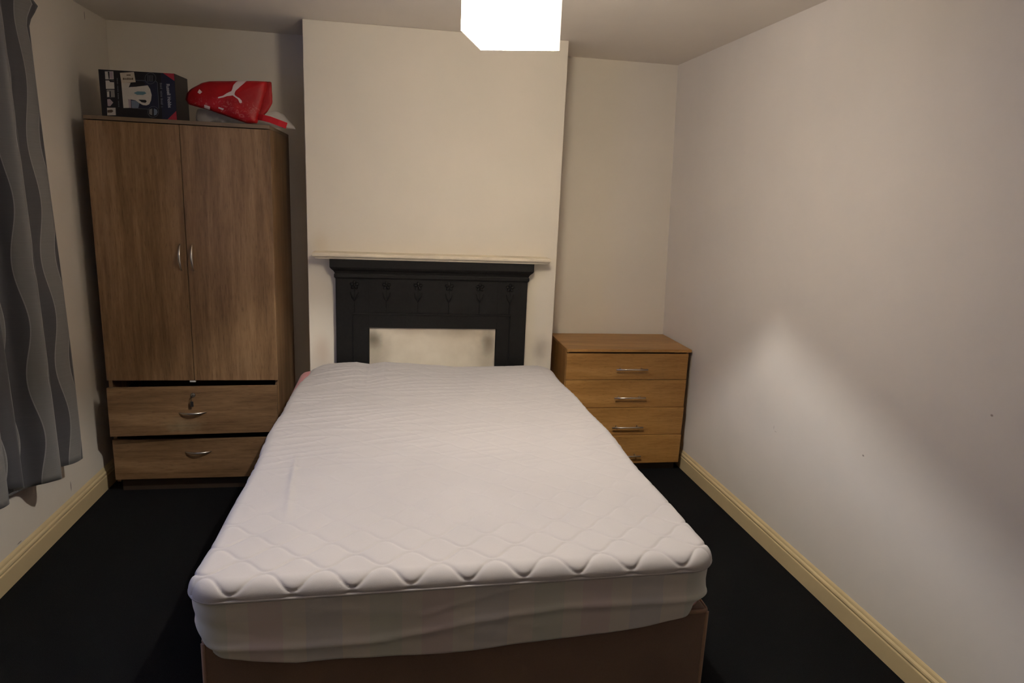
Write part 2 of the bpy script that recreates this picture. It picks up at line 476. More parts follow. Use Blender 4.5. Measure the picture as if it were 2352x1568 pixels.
# ---------------------------------------------------------------- fireplace
fx0, fx1 = -0.208, 0.827
ox0, ox1, oz = -0.036, 0.660, 0.864
fp = thing('fireplace_surround', 'black cast iron fireplace surround with flower reliefs against the chimney breast', 'fireplace', ((fx0 + fx1) / 2, 0, 0))
cx = (fx0 + fx1) / 2; hw = (fx1 - fx0) / 2
b = MB()
b.box(-hw, ox0 - cx, -0.05, 0, 0, 1.155, 0.004); b.box(ox1 - cx, hw, -0.05, 0, 0, 1.155, 0.004)
b.box(ox0 - cx - 0.004, ox1 - cx + 0.004, -0.05, 0, oz, 1.155, 0.003)
# raised inner border and frieze panel line
for x0, x1, z0, z1 in ((-0.43, 0.43, 0.938, 0.945), (-0.43, -0.424, 0.55, 0.938), (0.424, 0.43, 0.55, 0.938)):
    b.box(x0, x1, -0.056, -0.046, z0, z1, 0.002)
b.build('iron_frame', M['iron'], fp)
prof = [(0, 1.13), (-0.054, 1.13), (-0.060, 1.138), (-0.060, 1.152), (-0.056, 1.158), (-0.062, 1.170), (-0.074, 1.182), (-0.078, 1.188), (-0.080, 1.192), (-0.080, 1.233), (0, 1.233)]
b = MB()
def ring_of(off):  # a profile point runs round three sides of the frame
    return off
pts = []
for a, z in prof[1:-1]:
    e = max(0.0, -a - 0.054)
    pts.append((e, z))
rows = []
for e, z in pts:
    rows.append([b.bm.verts.new(p) for p in ((-hw - e, 0, z), (-hw - e, -0.054 - e, z), (hw + e, -0.054 - e, z), (hw + e, 0, z))])
for r0, r1 in zip(rows, rows[1:]):
    for i in range(3): b.bm.faces.new((r0[i], r0[i + 1], r1[i + 1], r1[i]))
    b.bm.faces.new((r0[3], r0[0], r1[0], r1[3]))
b.bm.faces.new(rows[0][::-1]); b.bm.faces.new(rows[-1])
b.build('cornice', M['iron'], fp)
def flower_mb():
    b = MB()
    for k in range(5):
        a = R(90 + 72 * k); px, pz = 0.0135 * math.cos(a), 0.0135 * math.sin(a)
        tmp = bmesh.new(); bmesh.ops.create_uvsphere(tmp, u_segments=10, v_segments=7, radius=0.0095)
        for f in tmp.faces: f.smooth = True
        b.add(tmp, Matrix.Translation((px, 0, pz)) @ Matrix.Rotation(-a, 4, 'Y') @ Matrix.Diagonal((1.25, 0.7, 0.85, 1)))
    tmp = bmesh.new(); bmesh.ops.create_uvsphere(tmp, u_segments=10, v_segments=7, radius=0.006)
    for f in tmp.faces: f.smooth = True
    b.add(tmp, Matrix.Translation((0, -0.005, 0)))
    b.tube([(0, 0.0025, -0.02), (0.001, 0.0025, -0.06), (-0.001, 0.0025, -0.105), (0, 0.0025, -0.145)], 0.0024, 6)
    for s in (-1, 1):
        b.tube([(0, 0.001, -0.085), (s * 0.012, 0, -0.066), (s * 0.02, 0, -0.038)], [0.0025, 0.004, 0.0012], 6)
    return b
fl0 = flower_mb().build('flower_relief', M['iron'], fp, (-0.42, -0.052, 1.096))
for i in range(1, 6):
    o = fl0.copy(); COL.objects.link(o); o.parent = fp; o.location = (-0.42 + 0.168 * i, -0.052, 1.096)
fb = tag(MB().box(ox0 - cx + 0.002, ox1 - cx - 0.002, -0.038, -0.012, 0.0, oz - 0.001, 0.003).build('fire_board', M['board'], None, (cx, 0, 0)),
         'cream painted board with sooty smudges closing the fireplace opening', 'board')
ms = MB()
prof = [(0, 1.2335), (-0.080, 1.2335), (-0.088, 1.236), (-0.092, 1.243), (-0.100, 1.246), (-0.108, 1.250), (-0.110, 1.256), (-0.110, 1.262), (-0.106, 1.267), (-0.04, 1.268), (0, 1.268)]
mx0, mx1 = -0.318, 0.938
rows = []
for a, z in prof[1:-1]:
    e = -a - 0.110
    rows.append([ms.bm.verts.new(p) for p in ((mx0 - min(e, 0) * 0.6 if e < 0 else mx0, 0, z), (mx0 - e * 0.6, a, z), (mx1 + e * 0.6, a, z), (mx1 + e * 0.6, 0, z))])
rows[-1] = rows[-1]
for r0, r1 in zip(rows, rows[1:]):
    for i in range(3): ms.bm.faces.new((r0[i], r0[i + 1], r1[i + 1], r1[i]))
    ms.bm.faces.new((r0[3], r0[0], r1[0], r1[3]))
ms.bm.faces.new(rows[0][::-1]); ms.bm.faces.new(rows[-1])
tag(ms.build('mantel_shelf', M['shelf']), 'narrow cream mantel shelf running above the black fireplace', 'shelf')

# ---------------------------------------------------------------- wardrobe
WL, WR, WF, WB = -1.310, -0.492, -0.18, 0.375
wx = (WL + WR) / 2; ww = (WR - WL) / 2
wd = thing('wardrobe', 'brown oak effect two door wardrobe with two drawers in the left alcove', 'wardrobe', (wx, WF, 0))
D = WB - WF
for s in (-1, 1):
    xa, xb = (-ww, -ww + 0.018) if s < 0 else (ww - 0.018, ww)
    MB().box(xa, xb, 0.019, D, 0.0605, 1.856, 0.001).build('side_panel', M['oak_z'], wd)
MB().box(-ww, ww, 0.0, D, 1.8565, 1.874, 0.002).build('top_panel', M['oak_edge'], wd)
MB().box(-ww + 0.0185, ww - 0.0185, D - 0.008, D, 0.06, 1.855).build('back_panel', M['inside'], wd)
for z0 in (0.602, 0.062): MB().box(-ww + 0.0185, ww - 0.0185, 0.022, D - 0.009, z0, z0 + 0.015).build('shelf_board', M['inside'], wd)
MB().box(-ww + 0.015, ww - 0.015, 0.045, D - 0.01, 0, 0.060).build('plinth', M['plinth'], wd)
MB().box(-0.022, 0.006, 0.004, 0.020, 0.5985, 0.6075, 0.001).build('door_catch', M['white_plastic'], wd)

def bow_handle(length, out, axis):
    """slim bow handle; its feet touch the panel at y = 0"""
    b = MB(); n = 15; pts = []; rs = []
    for i in range(n):
        u = i / (n - 1); s = (u - 0.5) * length
        y = -out * math.sin(math.pi * u) ** 0.75
        pts.append((0, y, s) if axis == 'z' else (s, y, 0)); rs.append(0.0022 + 0.0042 * math.sin(math.pi * u) ** 0.8)
    b.tube(pts, rs, 10, 0.75, (1, 0, 0) if axis == 'z' else (0, 0, 1))
    return b
dz0, dz1 = 0.609, 1.8525
for s in (-1, 1):
    xa, xb = (-ww, 0.0005) if s < 0 else (0.0035, ww)
    d = MB().box(xa, xb, 0.0, 0.018, dz0, dz1, 0.0012).build('door', M['oak_z'], wd)
    bow_handle(0.128, 0.030, 'z').build('handle', M['steel'], d, ((-0.026 if s < 0 else 0.030), 0, 1.232))

def drawer_front(z0, z1, xl=0.0):
    """front panel with the drawer box behind it; local origin at the right end of the front, mid height"""
    h = (z1 - z0) / 2; b = MB()
    b.box(-ww + xl, ww, 0, 0.018, -h, h, 0.0012)
    b.mi = 1
    for x0, x1 in ((-ww + 0.036, -ww + 0.048), (ww - 0.048, ww - 0.036)): b.box(x0, x1, 0.0182, 0.45, -h + 0.025, h - 0.06)
    b.box(-ww + 0.0485, ww - 0.0485, 0.438, 0.45, -h + 0.025, h - 0.06); b.box(-ww + 0.0485, ww - 0.0485, 0.0185, 0.437, -h + 0.025, -h + 0.031)
    return b
z0, z1 = 0.332, 0.584
b = drawer_front(z0, z1, 0.022)
ang = R(-3.7)   # hangs open further at its left end
dr = b.build('drawer', [M['oak_scuff'], M['inside']], wd, (0, 0, 0), (0, 0, 0))
# turn about the right end of the front so that only the left end comes forward
dr.rotation_euler = (0, R(0.35), -ang)
c_, s_ = math.cos(-ang), math.sin(-ang)
dr.location = (ww - ww * c_ - 0.006, 0.0 - ww * s_ - 0.007, (z0 + z1) / 2)
hz = 0.437 - (z0 + z1) / 2
bow_handle(0.128, 0.026, 'x').build('handle', M['steel'], dr, (0.0, 0, hz + 0.012))
lk = MB(); lk.lathe([(0.0105, -0.004), (0.0105, 0.0)], (0, 0, 0), 'y', 20); lk.lathe([(0.0085, -0.006), (0.0095, -0.0042)], (0, 0, 0), 'y', 20)
lk.build('lock', M['steel'], dr, (0.005, 0, 0.083))
ky = MB(); ky.box(-0.0012, 0.0012, -0.024, -0.006, -0.004, 0.004); ky.lathe([(0.010, -0.0015), (0.0115, 0), (0.010, 0.0015)], (0, 0, 0), 'y', 18)
ky.tube([(-0.002, -0.022, -0.003), (-0.004, -0.021, -0.018), (-0.004, -0.019, -0.03)], 0.0012, 6)
ky.box(-0.0105, 0.0045, -0.022, -0.016, -0.056, -0.028, 0.003)
ko = ky.build('key', M['black_plastic'], dr, (0.005, 0, 0.083))
b = drawer_front(0.078, 0.294)
d2 = b.build('drawer', [M['oak_x'], M['inside']], wd, (0, 0.001, 0.186))
bow_handle(0.128, 0.026, 'x').build('handle', M['steel'], d2, (0.0, 0, 0.224 - 0.186))

# ---------------------------------------------------------------- chest of drawers
KL, KR, KF, KB, KT = 1.0675, 1.808, -0.0819, 0.365, 0.742
kx = (KL + KR) / 2; kw = (KR - KL) / 2; kd = KB - KF
ch = thing('chest_of_drawers', 'golden oak effect chest of four drawers in the right alcove', 'chest of drawers', (kx, KF, 0))
for s in (-1, 1):
    xa, xb = (-kw, -kw + 0.016) if s < 0 else (kw - 0.016, kw)
    MB().box(xa, xb, 0.019, kd, 0.0525, KT - 0.0005, 0.001).build('side_panel', M['gold_z'], ch)
b = MB(); b.box(-kw - 0.002, kw + 0.008, -0.004, kd, KT, KT + 0.017, 0.004, 3)
b.build('top_panel', M['gold_x'], ch)
MB().box(-kw + 0.0165, kw - 0.0165, kd - 0.006, kd, 0.03, KT - 0.001).build('back_panel', M['inside'], ch)
MB().box(-kw + 0.012, kw - 0.012, 0.05, kd - 0.01, 0, 0.052).build('plinth', M['plinth'], ch)
zs = [0.735, 0.578, 0.409, 0.239, 0.058]
def bar_handle():
    b = MB(); b.tube([(-0.094, -0.028, 0), (0.094, -0.028, 0)], 0.0046, 12)
    for s in (-1, 1): b.tube([(s * 0.064, 0, 0), (s * 0.064, -0.027, 0)], 0.0042, 10)
    return b
for i in range(4):
    zt, zb = zs[i] - 0.0015, zs[i + 1] + 0.0015
    h = (zt - zb) / 2; b = MB()
    b.box(-kw, kw - 0.008, 0, 0.016, -h, h, 0.0015)
    b.mi = 1
    for x0, x1 in ((-kw + 0.03, -kw + 0.042), (kw - 0.042, kw - 0.03)): b.box(x0, x1, 0.0162, 0.38, -h + 0.02, h - 0.03)
    b.box(-kw + 0.0425, kw - 0.0425, 0.0165, 0.38, -h + 0.02, -h + 0.026)
    d = b.build('drawer', [M['gold_x'], M['inside']], ch, (0, -0.002 * (i > 0) - 0.003 * (i > 1), (zt + zb) / 2), (R(0.0 if i == 0 else (0.8 if i == 1 else 2.2)), 0, 0))
    bar_handle().build('handle', M['steel'], d, (0.014, 0, [0.645, 0.476, 0.296, 0.116][i] - (zt + zb) / 2))

# ---------------------------------------------------------------- bed
BX, HX = 0.307, 0.678
BYF, BYR = -2.15, -0.105
DX0, DX1, DYF, DYR, DZ = -0.345, 0.985, -2.125, -0.11, 0.492
dv = thing('divan_base', 'brown plush upholstered divan base beneath the white mattress', 'bed base', ((DX0 + DX1) / 2, (DYF + DYR) / 2, 0))
dw, dl = (DX1 - DX0) / 2, (DYR - DYF) / 2
MB().box(-dw, dw, -dl, dl, 0.045, DZ, 0.016, 4).build('body', M['divan'], dv)
def rrect(hx, hy, r, n=8):
    p = []
    for cx_, cy_, a0 in ((hx - r, hy - r, 0), (-hx + r, hy - r, 90), (-hx + r, -hy + r, 180), (hx - r, -hy + r, 270)):
        for k in range(n + 1):
            a = R(a0 + 90 * k / n); p.append((cx_ + r * math.cos(a), cy_ + r * math.sin(a)))
    return p
b = MB(); loop = rrect(dw - 0.002, dl - 0.002, 0.015); b.tube([(x, y, DZ - 0.006) for x, y in loop + loop[:2]], 0.0055, 8)
b.build('top_piping', M['divan_piping'], dv)
for sx_ in (-1, 1): MB().tube([(sx_ * (dw - 0.003), -dl + 0.003, 0.05), (sx_ * (dw - 0.003), -dl + 0.003, DZ - 0.008)], 0.0055, 8).build('corner_piping', M['divan_piping'], dv)
for sx_ in (-1, 1):
    for sy_ in (-1, 1):
        MB().lathe([(0.024, 0), (0.026, 0.004), (0.026, 0.040), (0.02, 0.0455)], (0, 0, 0), 'z', 18).build('castor_foot', M['black_plastic'], dv, (sx_ * (dw - 0.1), sy_ * (dl - 0.12), 0))

def smooth(a, b, x): t = np.clip((x - a) / (b - a), 0, 1); return t * t * (3 - 2 * t)
rng = np.random.default_rng(5)
def vnoise(x, y, s, seed=0.0):
    return np.array([noise.noise(Vector((float(a) * s + seed, float(c) * s - seed, seed * 1.7))) for a, c in zip(x.ravel(), y.ravel())]).reshape(x.shape)
rear_x = np.array([-0.40, -0.36, -0.234, -0.097, -0.028, 0.053, 0.229, 0.42, 0.638, 0.81, 0.885, 0.967, 1.0])
rear_z = np.array([0.640, 0.655, 0.682, 0.692, 0.680, 0.693, 0.682, 0.666, 0.669, 0.676, 0.674, 0.660, 0.645]) + 0.002
def top_z(X, Y):
    base = 0.664 + 0.010 * (X - BX) / HX - 0.006 * smooth(-1.6, -2.15, Y)
    k = smooth(-0.75, -0.14, Y)
    return base * (1 - k) + np.interp(X, rear_x, rear_z) * k
# mattress under its cover
mt = thing('mattress', 'pink mattress showing at the far left bed corner under its white protector', 'mattress', (BX, (BYF + BYR) / 2, DZ))
def ring_solid(name, hx, hy, r, zb, zt, bev, mat, parent, twist=None):
    """rounded rectangular pad with rounded rims"""
    rows = []
    prof = [(bev, zb)] + [(bev * (1 - math.sin(R(a))), zb + bev * (1 - math.cos(R(a)))) for a in (30, 60, 90)] + \
           [(bev * (1 - math.cos(R(a))), zt - bev * (1 - math.sin(R(a)))) for a in (0, 30, 60, 90)]
    b = MB()
    for ins, z in prof: rows.append([b.bm.verts.new((x, y, z)) for x, y in rrect(hx - ins, hy - ins, max(r - ins, 0.01))])
    n = len(rows[0])
    for r0, r1 in zip(rows, rows[1:]):
        for k in range(n):
            f = b.bm.faces.new((r0[k], r0[(k + 1) % n], r1[(k + 1) % n], r1[k])); f.smooth = True
    b.bm.faces.new(rows[0][::-1]); b.bm.faces.new(rows[-1])
    return b.build(name, mat, parent)
mb_ = ring_solid('mattress_body', HX - 0.012, (BYR - BYF) / 2 - 0.012, 0.07, 0.0, 0.153, 0.03, M['pink'], mt)
for v in mb_.data.vertices:   # its rear left corner pokes out past the cover
    if v.co.x < -HX + 0.15 and v.co.y > 0.75:
        k = smooth(0.75, 0.95, v.co.y)
        v.co.x -= 0.024 * k * (1 - max(0, (v.co.x + HX) / 0.15)); v.co.z += (0.006 * k if v.co.z > 0.08 else 0)

# protector: quilted top
pr = thing('mattress_protector', 'white quilted mattress protector with a thin skirt covering the bed', 'mattress protector', (BX, (BYF + BYR) / 2, 0.62))
hy = (BYR - BYF) / 2; cy = (BYF + BYR) / 2
r_e = 0.036; RC = 0.085
ex = (math.pi / 2 - 1) * r_e
gx, gy = HX + ex, hy + ex
NX, NY = 420, 620
lam, per, amp = 0.1415, 0.064, 0.027
a = np.linspace(-1, 1, NX); c_ = np.linspace(-1, 1, NY)
A, Bv = np.meshgrid(a * gx, c_ * gy, indexing='ij')
Rd = RC + ex
s = np.clip((np.abs(A) - (gx - Rd)) / Rd, 0, 1); q = np.clip((np.abs(Bv) - (gy - Rd)) / Rd, 0, 1)
m = (s > 0) & (q > 0)
A2 = np.where(m, np.sign(A) * (gx - Rd + Rd * s * np.sqrt(1 - q * q / 2)), A)
B2 = np.where(m, np.sign(Bv) * (gy - Rd + Rd * q * np.sqrt(1 - s * s / 2)), Bv)
qx = np.abs(A2) - (gx - Rd); qy = np.abs(B2) - (gy - Rd)
ox_, oy_ = np.maximum(qx, 0), np.maximum(qy, 0)
ln = np.sqrt(ox_ ** 2 + oy_ ** 2)
e = Rd - ln - np.minimum(np.maximum(qx, qy), 0)
nx_ = np.where(ln > 1e-9, ox_ / np.maximum(ln, 1e-9), (qx > qy) * 1.0) * np.sign(A2)
ny_ = np.where(ln > 1e-9, oy_ / np.maximum(ln, 1e-9), (qx <= qy) * 1.0) * np.sign(B2)
th = np.clip(e / r_e, 0, math.pi / 2)
d_ = np.where(e < math.pi / 2 * r_e, r_e * (1 - np.cos(th)), e - ex)
drop = np.where(e < math.pi / 2 * r_e, r_e * (1 - np.sin(th)), 0)
shift = (e - ex) - d_
def side_wave(Y):   # edges of the cover are not dead straight
    return 0.006 * np.sin(Y * 5.3 + 0.6) + 0.003 * np.sin(Y * 11 + 1)
def edge_warp(X, Y):
    left = np.clip(-X / HX, 0, 1); right = np.clip(X / HX, 0, 1)
    w = -left * side_wave(Y) + right * side_wave(Y + 1.3) * 1.1
    w += right * (0.018 * smooth(1.0, -0.95, Y) - 0.012) + left * 0.030 * smooth(0.70, 0.98, Y)
    return w
PX = A2 + nx_ * shift; PY = B2 + ny_ * shift
PX = PX + edge_warp(PX, PY)
PZ = top_z(PX + BX, PY + cy) - drop
# quilting: rows of anti-phase waves (an ogee net)
phase = 2 * math.pi * (A2 + BX + 0.188) / lam
vv = (B2 + gy) / per
best = np.full(A2.shape, 9.0)
for k in range(-2, int(2 * gy / per) + 3):
    ph = phase + (math.pi if k % 2 else 0)
    yk = k * per + amp * (np.cos(ph) - 0.0 * np.cos(2 * ph)) + 0.042
    slope = amp * 2 * math.pi / lam * (np.sin(ph) - 0.0 * np.sin(2 * ph))
    best = np.minimum(best, np.abs(B2 + gy - yk) / np.sqrt(1 + slope ** 2))
wob = vnoise(A2[::4, ::4], B2[::4, ::4], 4.0, 3.1).repeat(4, 0).repeat(4, 1)[:NX, :NY]
front = smooth(-gy + 0.60, -gy + 0.06, B2)
loft = 0.0007 + 0.0027 * front ** 1.6
quilt = loft * (1 - np.exp(-best / 0.0045))
thread = -(0.0003 + 0.0012 * front) * np.exp(-(best / 0.0035) ** 2)
# drag wrinkles across the far left and little creases on the front corner
fine = vnoise(A2[::2, ::2] * 0.35 + 0.25 * B2[::2, ::2], B2[::2, ::2] * 2.0 - A2[::2, ::2] * 0.5, 9.0, 1.7).repeat(2, 0).repeat(2, 1)[:NX, :NY]
broad = vnoise(A2[::4, ::4], B2[::4, ::4], 2.2, 8.3).repeat(4, 0).repeat(4, 1)[:NX, :NY]
def blur(g, n):
    for _ in range(n):
        p = np.pad(g, 1, mode='edge'); g = (p[1:-1, 1:-1] * 2 + p[:-2, 1:-1] + p[2:, 1:-1] + p[1:-1, :-2] + p[1:-1, 2:]) / 6
    return g
fine = blur(fine, 3); broad = blur(broad, 7)
wr = (1 - np.abs(fine)) ** 4 * 0.0040 * (0.45 + 0.55 * smooth(0.3, -0.6, A2)) * smooth(-gy + 0.25, -gy + 0.9, B2)
crease = 0.005 * np.exp(-((A2 + 0.52 + 0.10 * (B2 + 0.45)) / 0.012) ** 2) * smooth(-0.75, -0.6, B2) * smooth(-0.15, -0.3, B2)
disp = quilt + thread + wr + crease + 0.004 * broad
P = np.stack([PX, PY, PZ], -1)
du = np.gradient(P, axis=0); dv_ = np.gradient(P, axis=1)
N = np.cross(du, dv_); N /= np.maximum(np.linalg.norm(N, axis=-1, keepdims=True), 1e-9)
P = P + N * disp[..., None]
P[..., 2] -= 0.62
np_mesh('quilted_top', P.reshape(-1, 3), grid_faces(NX, NY), M['quilt'], pr)
# loop around the rim for the piping and the skirt
NL = 720
base_loop = rrect(HX, hy, RC, 24)
bl = np.array(base_loop + base_loop[:1]); seg = np.r_[0, np.cumsum(np.linalg.norm(np.diff(bl, axis=0), axis=1))]
tt = np.linspace(0, seg[-1], NL, endpoint=False)
LX = np.interp(tt, seg, bl[:, 0]); LY = np.interp(tt, seg, bl[:, 1])
tx = np.roll(LX, -1) - np.roll(LX, 1); ty = np.roll(LY, -1) - np.roll(LY, 1); l_ = np.hypot(tx, ty); ONX, ONY = ty / l_, -tx / l_
LXw = LX + edge_warp(LX, LY)
LZ = top_z(LXw + BX, LY + cy) - r_e - 0.62
b = MB(); pts = [(x + 0.001 * nx, y + 0.001 * ny, z - 0.001) for x, y, z, nx, ny in zip(LXw, LY, LZ, ONX, ONY)]
b.tube(pts + pts[:2], 0.0048, 8, caps=False); b.build('seam_piping', M['quilt'], pr)
hx_ = np.array([-0.40, -0.363, -0.344, -0.323, -0.219, -0.113, 0.003, 0.25, 0.369, 0.458, 0.51, 0.677, 0.80, 0.913, 0.948, 1.0])
hz_ = np.array([0.496, 0.494, 0.472, 0.460, 0.441, 0.430, 0.430, 0.426, 0.432, 0.439, 0.443, 0.452, 0.468, 0.487, 0.506, 0.510])
rx_ = np.array([-0.38, -0.328, -0.095, 0.117, 0.336, 0.565, 0.865, 1.0]); rz_ = np.array([0.49, 0.484, 0.475, 0.482, 0.520, 0.543, 0.542, 0.545])
frontness = smooth(-hy + 0.12, -hy + 0.0, LY)
hem = np.interp(LX + BX, hx_, hz_) * frontness + 0.498 * (1 - frontness) - 0.62
rid = np.interp(LX + BX, rx_, rz_) * frontness + 0.52 * (1 - frontness) - 0.62
NV = 34
SV = np.zeros((NL, NV, 3))
for j in range(NV):
    u = j / (NV - 1)
    z = (LZ - 0.003) * (1 - u) + hem * u
    bulge = 0.0065 * (0.25 + 0.75 * frontness) * np.exp(-((z - rid) / 0.010) ** 2) - 0.004 * np.exp(-((z - (rid + 0.045)) / 0.03) ** 2) - 0.004 * smooth(0.0, -0.03, z - rid) * frontness
    cr_ = np.array([noise.noise(Vector((x * 9 + z_ * 14, y * 9, z_ * 22))) for x, y, z_ in zip(LX, LY, z)]) * (0.001 + 0.004 * u)
    mid_crease = 0.004 * np.exp(-((z - (-0.06 + 0.28 * (LX + 0.05))) / 0.008) ** 2) * ((LX > -0.12) & (LX < 0.25)) * frontness
    off = -0.002 + bulge + cr_ + mid_crease + 0.008 * smooth(0.6, 1.0, u) * frontness * 0
    tuck = np.where(frontness > 0.01, 0, 0)
    corner = -0.020 * smooth(0.70, 1.0, u) * np.minimum(1, 2 * np.abs(ONX * ONY)) - 0.012 * smooth(0.75, 1.0, u) * (1 - frontness)
    off = off + corner
    SV[:, j, 0] = LXw + ONX * off; SV[:, j, 1] = LY + ONY * off; SV[:, j, 2] = z
sk = np_mesh('skirt', SV.reshape(-1, 3), grid_faces(NL, NV, True), M['skirt'], pr)
md = sk.modifiers.new('cloth', 'SOLIDIFY'); md.thickness = 0.0015; md.offset = 1

# ---------------------------------------------------------------- pendant lamp
SQ = [Vector((0.29, -1.83)), Vector((0.49, -1.905)), Vector((0.56, -1.68)), Vector((0.365, -1.61))]
sc_ = sum(SQ, Vector((0, 0))) / 4
ang = R(-19.2)
lp = thing('pendant_lamp', 'lit cream square drum pendant lamp hanging from the ceiling', 'ceiling lamp', (sc_.x + 0.015, sc_.y - 0.011, H))
SO = (-0.015, 0.011, 0)
z0, z1 = 2.0 - H, 2.235 - H
hs = 0.114
b = MB(); cs = [(-hs, -hs), (hs, -hs), (hs, hs), (-hs, hs)]; th_ = 0.002
for (xa, ya), (xb, yb) in zip(cs, cs[1:] + cs[:1]):
    b.mi = 0 if abs(ya - yb) < 1e-6 else 1
    if abs(ya - yb) < 1e-6: b.box(min(xa, xb), max(xa, xb), ya - th_ / 2, ya + th_ / 2, z0, z1)
    else: b.box(xa - th_ / 2, xa + th_ / 2, min(ya, yb), max(ya, yb), z0, z1)
b.build('lamp_shade', [M['shade'], M['shade_side']], lp, SO, rot=(0, 0, ang))
b = MB()
for a_ in range(4): b.tube([(0, 0, z1 - 0.03), (hs * math.cos(R(90 * a_)), hs * math.sin(R(90 * a_)), z1 - 0.006)], 0.0015, 6)
b.build('shade_ring', M['white_plastic'], lp, SO, (0, 0, ang))
bz = 2.0975 - H
MB().lathe([(0.001, -0.0095), (0.005, -0.0083), (0.0075, -0.005), (0.0085, 0.0), (0.0075, 0.005), (0.005, 0.0083), (0.003, 0.014)], (0, 0, bz), 'z', 20).build('bulb', M['bulb'], lp)
MB().lathe([(0.005, bz + 0.0145), (0.014, bz + 0.022), (0.016, bz + 0.04), (0.016, z1 - 0.015), (0.006, z1)], (0, 0, 0), 'z', 18).build('lamp_holder', M['white_plastic'], lp)
MB().tube([(0, 0, z1 - 0.002), (0, 0, -0.02)], 0.003, 8).build('cord', M['white_plastic'], lp)
MB().lathe([(0.012, -0.028), (0.038, -0.018), (0.04, 0.0)], (0, 0, 0), 'z', 24).build('ceiling_rose', M['white_plastic'], lp)

# ---------------------------------------------------------------- curtain
HEM, TOP = 0.37, 2.262
ctrl = np.array([(-1.277, -0.585), (-1.292, -0.645), (-1.322, -0.715), (-1.318, -0.775), (-1.262, -0.815), (-1.244, -0.848), (-1.284, -0.868), (-1.340, -0.880), (-1.362, -0.925),
                 (-1.358, -0.985), (-1.325, -1.03), (-1.282, -1.055), (-1.262, -1.09), (-1.285, -1.13), (-1.335, -1.145), (-1.30, -1.17), (-1.252, -1.20), (-1.28, -1.25), (-1.34, -1.28),
                 (-1.345, -1.33), (-1.27, -1.37), (-1.25, -1.42), (-1.30, -1.47), (-1.345, -1.50), (-1.30, -1.56)])
def catmull(P, n):
    P = np.vstack([2 * P[0] - P[1], P, 2 * P[-1] - P[-2]]); out = []
    for i in range(1, len(P) - 2):
        for t_ in np.linspace(0, 1, n, endpoint=False):
            p0, p1, p2, p3 = P[i - 1:i + 3]
            out.append(0.5 * (2 * p1 + (p2 - p0) * t_ + (2 * p0 - 5 * p1 + 4 * p2 - p3) * t_ ** 2 + (3 * p1 - p0 - 3 * p2 + p3) * t_ ** 3))
    out.append(P[-2]); return np.array(out)
cp = catmull(ctrl, 8); NU = len(cp); NVc = 70
arc = np.r_[0, np.cumsum(np.linalg.norm(np.diff(cp, axis=0), axis=1))]
CV = np.zeros((NU, NVc, 3)); UV = np.zeros((NU, NVc, 2))
mean_x = -1.295
for j in range(NVc):
    v_ = j / (NVc - 1); hemz = HEM + 0.075 * smooth(-0.92, -1.12, cp[:, 1]); z = hemz + (TOP - hemz) * v_
    amp_ = 1.0 - 0.12 * v_
    sq = 1.0 - 0.05 * v_
    x = mean_x + (cp[:, 0] - mean_x) * amp_ + 0.006 * np.sin(arc * 21 + z * 2.2)
    y = -1.56 + (cp[:, 1] + 1.56) * sq + 0.010 * np.sin(arc * 9 + z * 1.7) * (1 - v_)
    flare = np.exp(-arc / 0.035) * smooth(2.15, 2.25, z) - np.exp(-arc / 0.035) * smooth(2.245, 2.262, z) * 0.6
    y = y + 0.045 * flare; x = x + 0.02 * flare
    zz = z + np.where(v_ == 0, 0.0, 0) - (1 - v_) ** 12 * 0.012 * np.sin(arc * 14 + 1)
    CV[:, j] = np.stack([x, y, zz], -1); UV[:, j, 0] = arc; UV[:, j, 1] = z
CVl = CV - np.array([-1.295, -1.07, 0])
cu = thing('curtain', 'grey satin curtain with wavy bands hanging along the left wall', 'curtain', (-1.295, -1.07, 0))
co = np_mesh('curtain_cloth', CVl.reshape(-1, 3), grid_faces(NU, NVc), M['curtain'], cu, uv=UV.reshape(-1, 2))
md = co.modifiers.new('cloth', 'SOLIDIFY'); md.thickness = 0.002; md.offset = 0
# the second curtain of the pair, on the camera's side of the window
c2 = thing('curtain', 'second grey satin curtain on the near side of the window', 'curtain', (-1.295, -2.75, 0))
o = bpy.data.objects.new('curtain_cloth', co.data); COL.objects.link(o); o.parent = c2
md = o.modifiers.new('cloth', 'SOLIDIFY'); md.thickness = 0.002; md.offset = 0
pole = thing('curtain_pole', 'dark curtain pole above the window on the left wall', 'curtain pole', (-1.295, -1.85, 2.285))
MB().tube([(0, -1.5, 0), (0, 1.25, 0)], 0.012, 14).build('rod', M['dark_metal'], pole)
for yy in (-1.45, 1.22): MB().tube([(0, yy, 0), (-0.099, yy, 0)], 0.008, 10).build('bracket', M['dark_metal'], pole)

# ---------------------------------------------------------------- things on the wardrobe
ZT = 1.8745
# homography from the printed face as seen to the unit square
src = np.array([(105, 75), (1930, 185), (1995, 1310), (225, 1195)], float); dst = np.array([(0, 1), (1, 1), (1, 0), (0, 0)], float)
Mx = []
for (x, y), (u, v_) in zip(src, dst):
    Mx.append([x, y, 1, 0, 0, 0, -u * x, -u * y, -u]); Mx.append([0, 0, 0, x, y, 1, -v_ * x, -v_ * y, -v_])
_, _, Vt = np.linalg.svd(np.array(Mx)); Hm = Vt[-1].reshape(3, 3)
BW, BH, BD = 0.338, 0.209, 0.155
def face_pt(px, py, lift=0.0004):
    w = Hm @ np.array([px, py, 1.0]); return (w[0] / w[2] * BW, -lift, w[1] / w[2] * BH)
cardmats = ['card_black', 'card_side', 'card_navy', 'card_red', 'card_white', 'card_sticker', 'card_ink', 'card_grey', 'card_teal', 'card_mauve', 'card_letter', 'card_mid', 'card_bluegrey']
CI = {n: i for i, n in enumerate(cardmats)}
b = MB()
b.box(0, BW, 0, BD, 0, BH, 0.001)
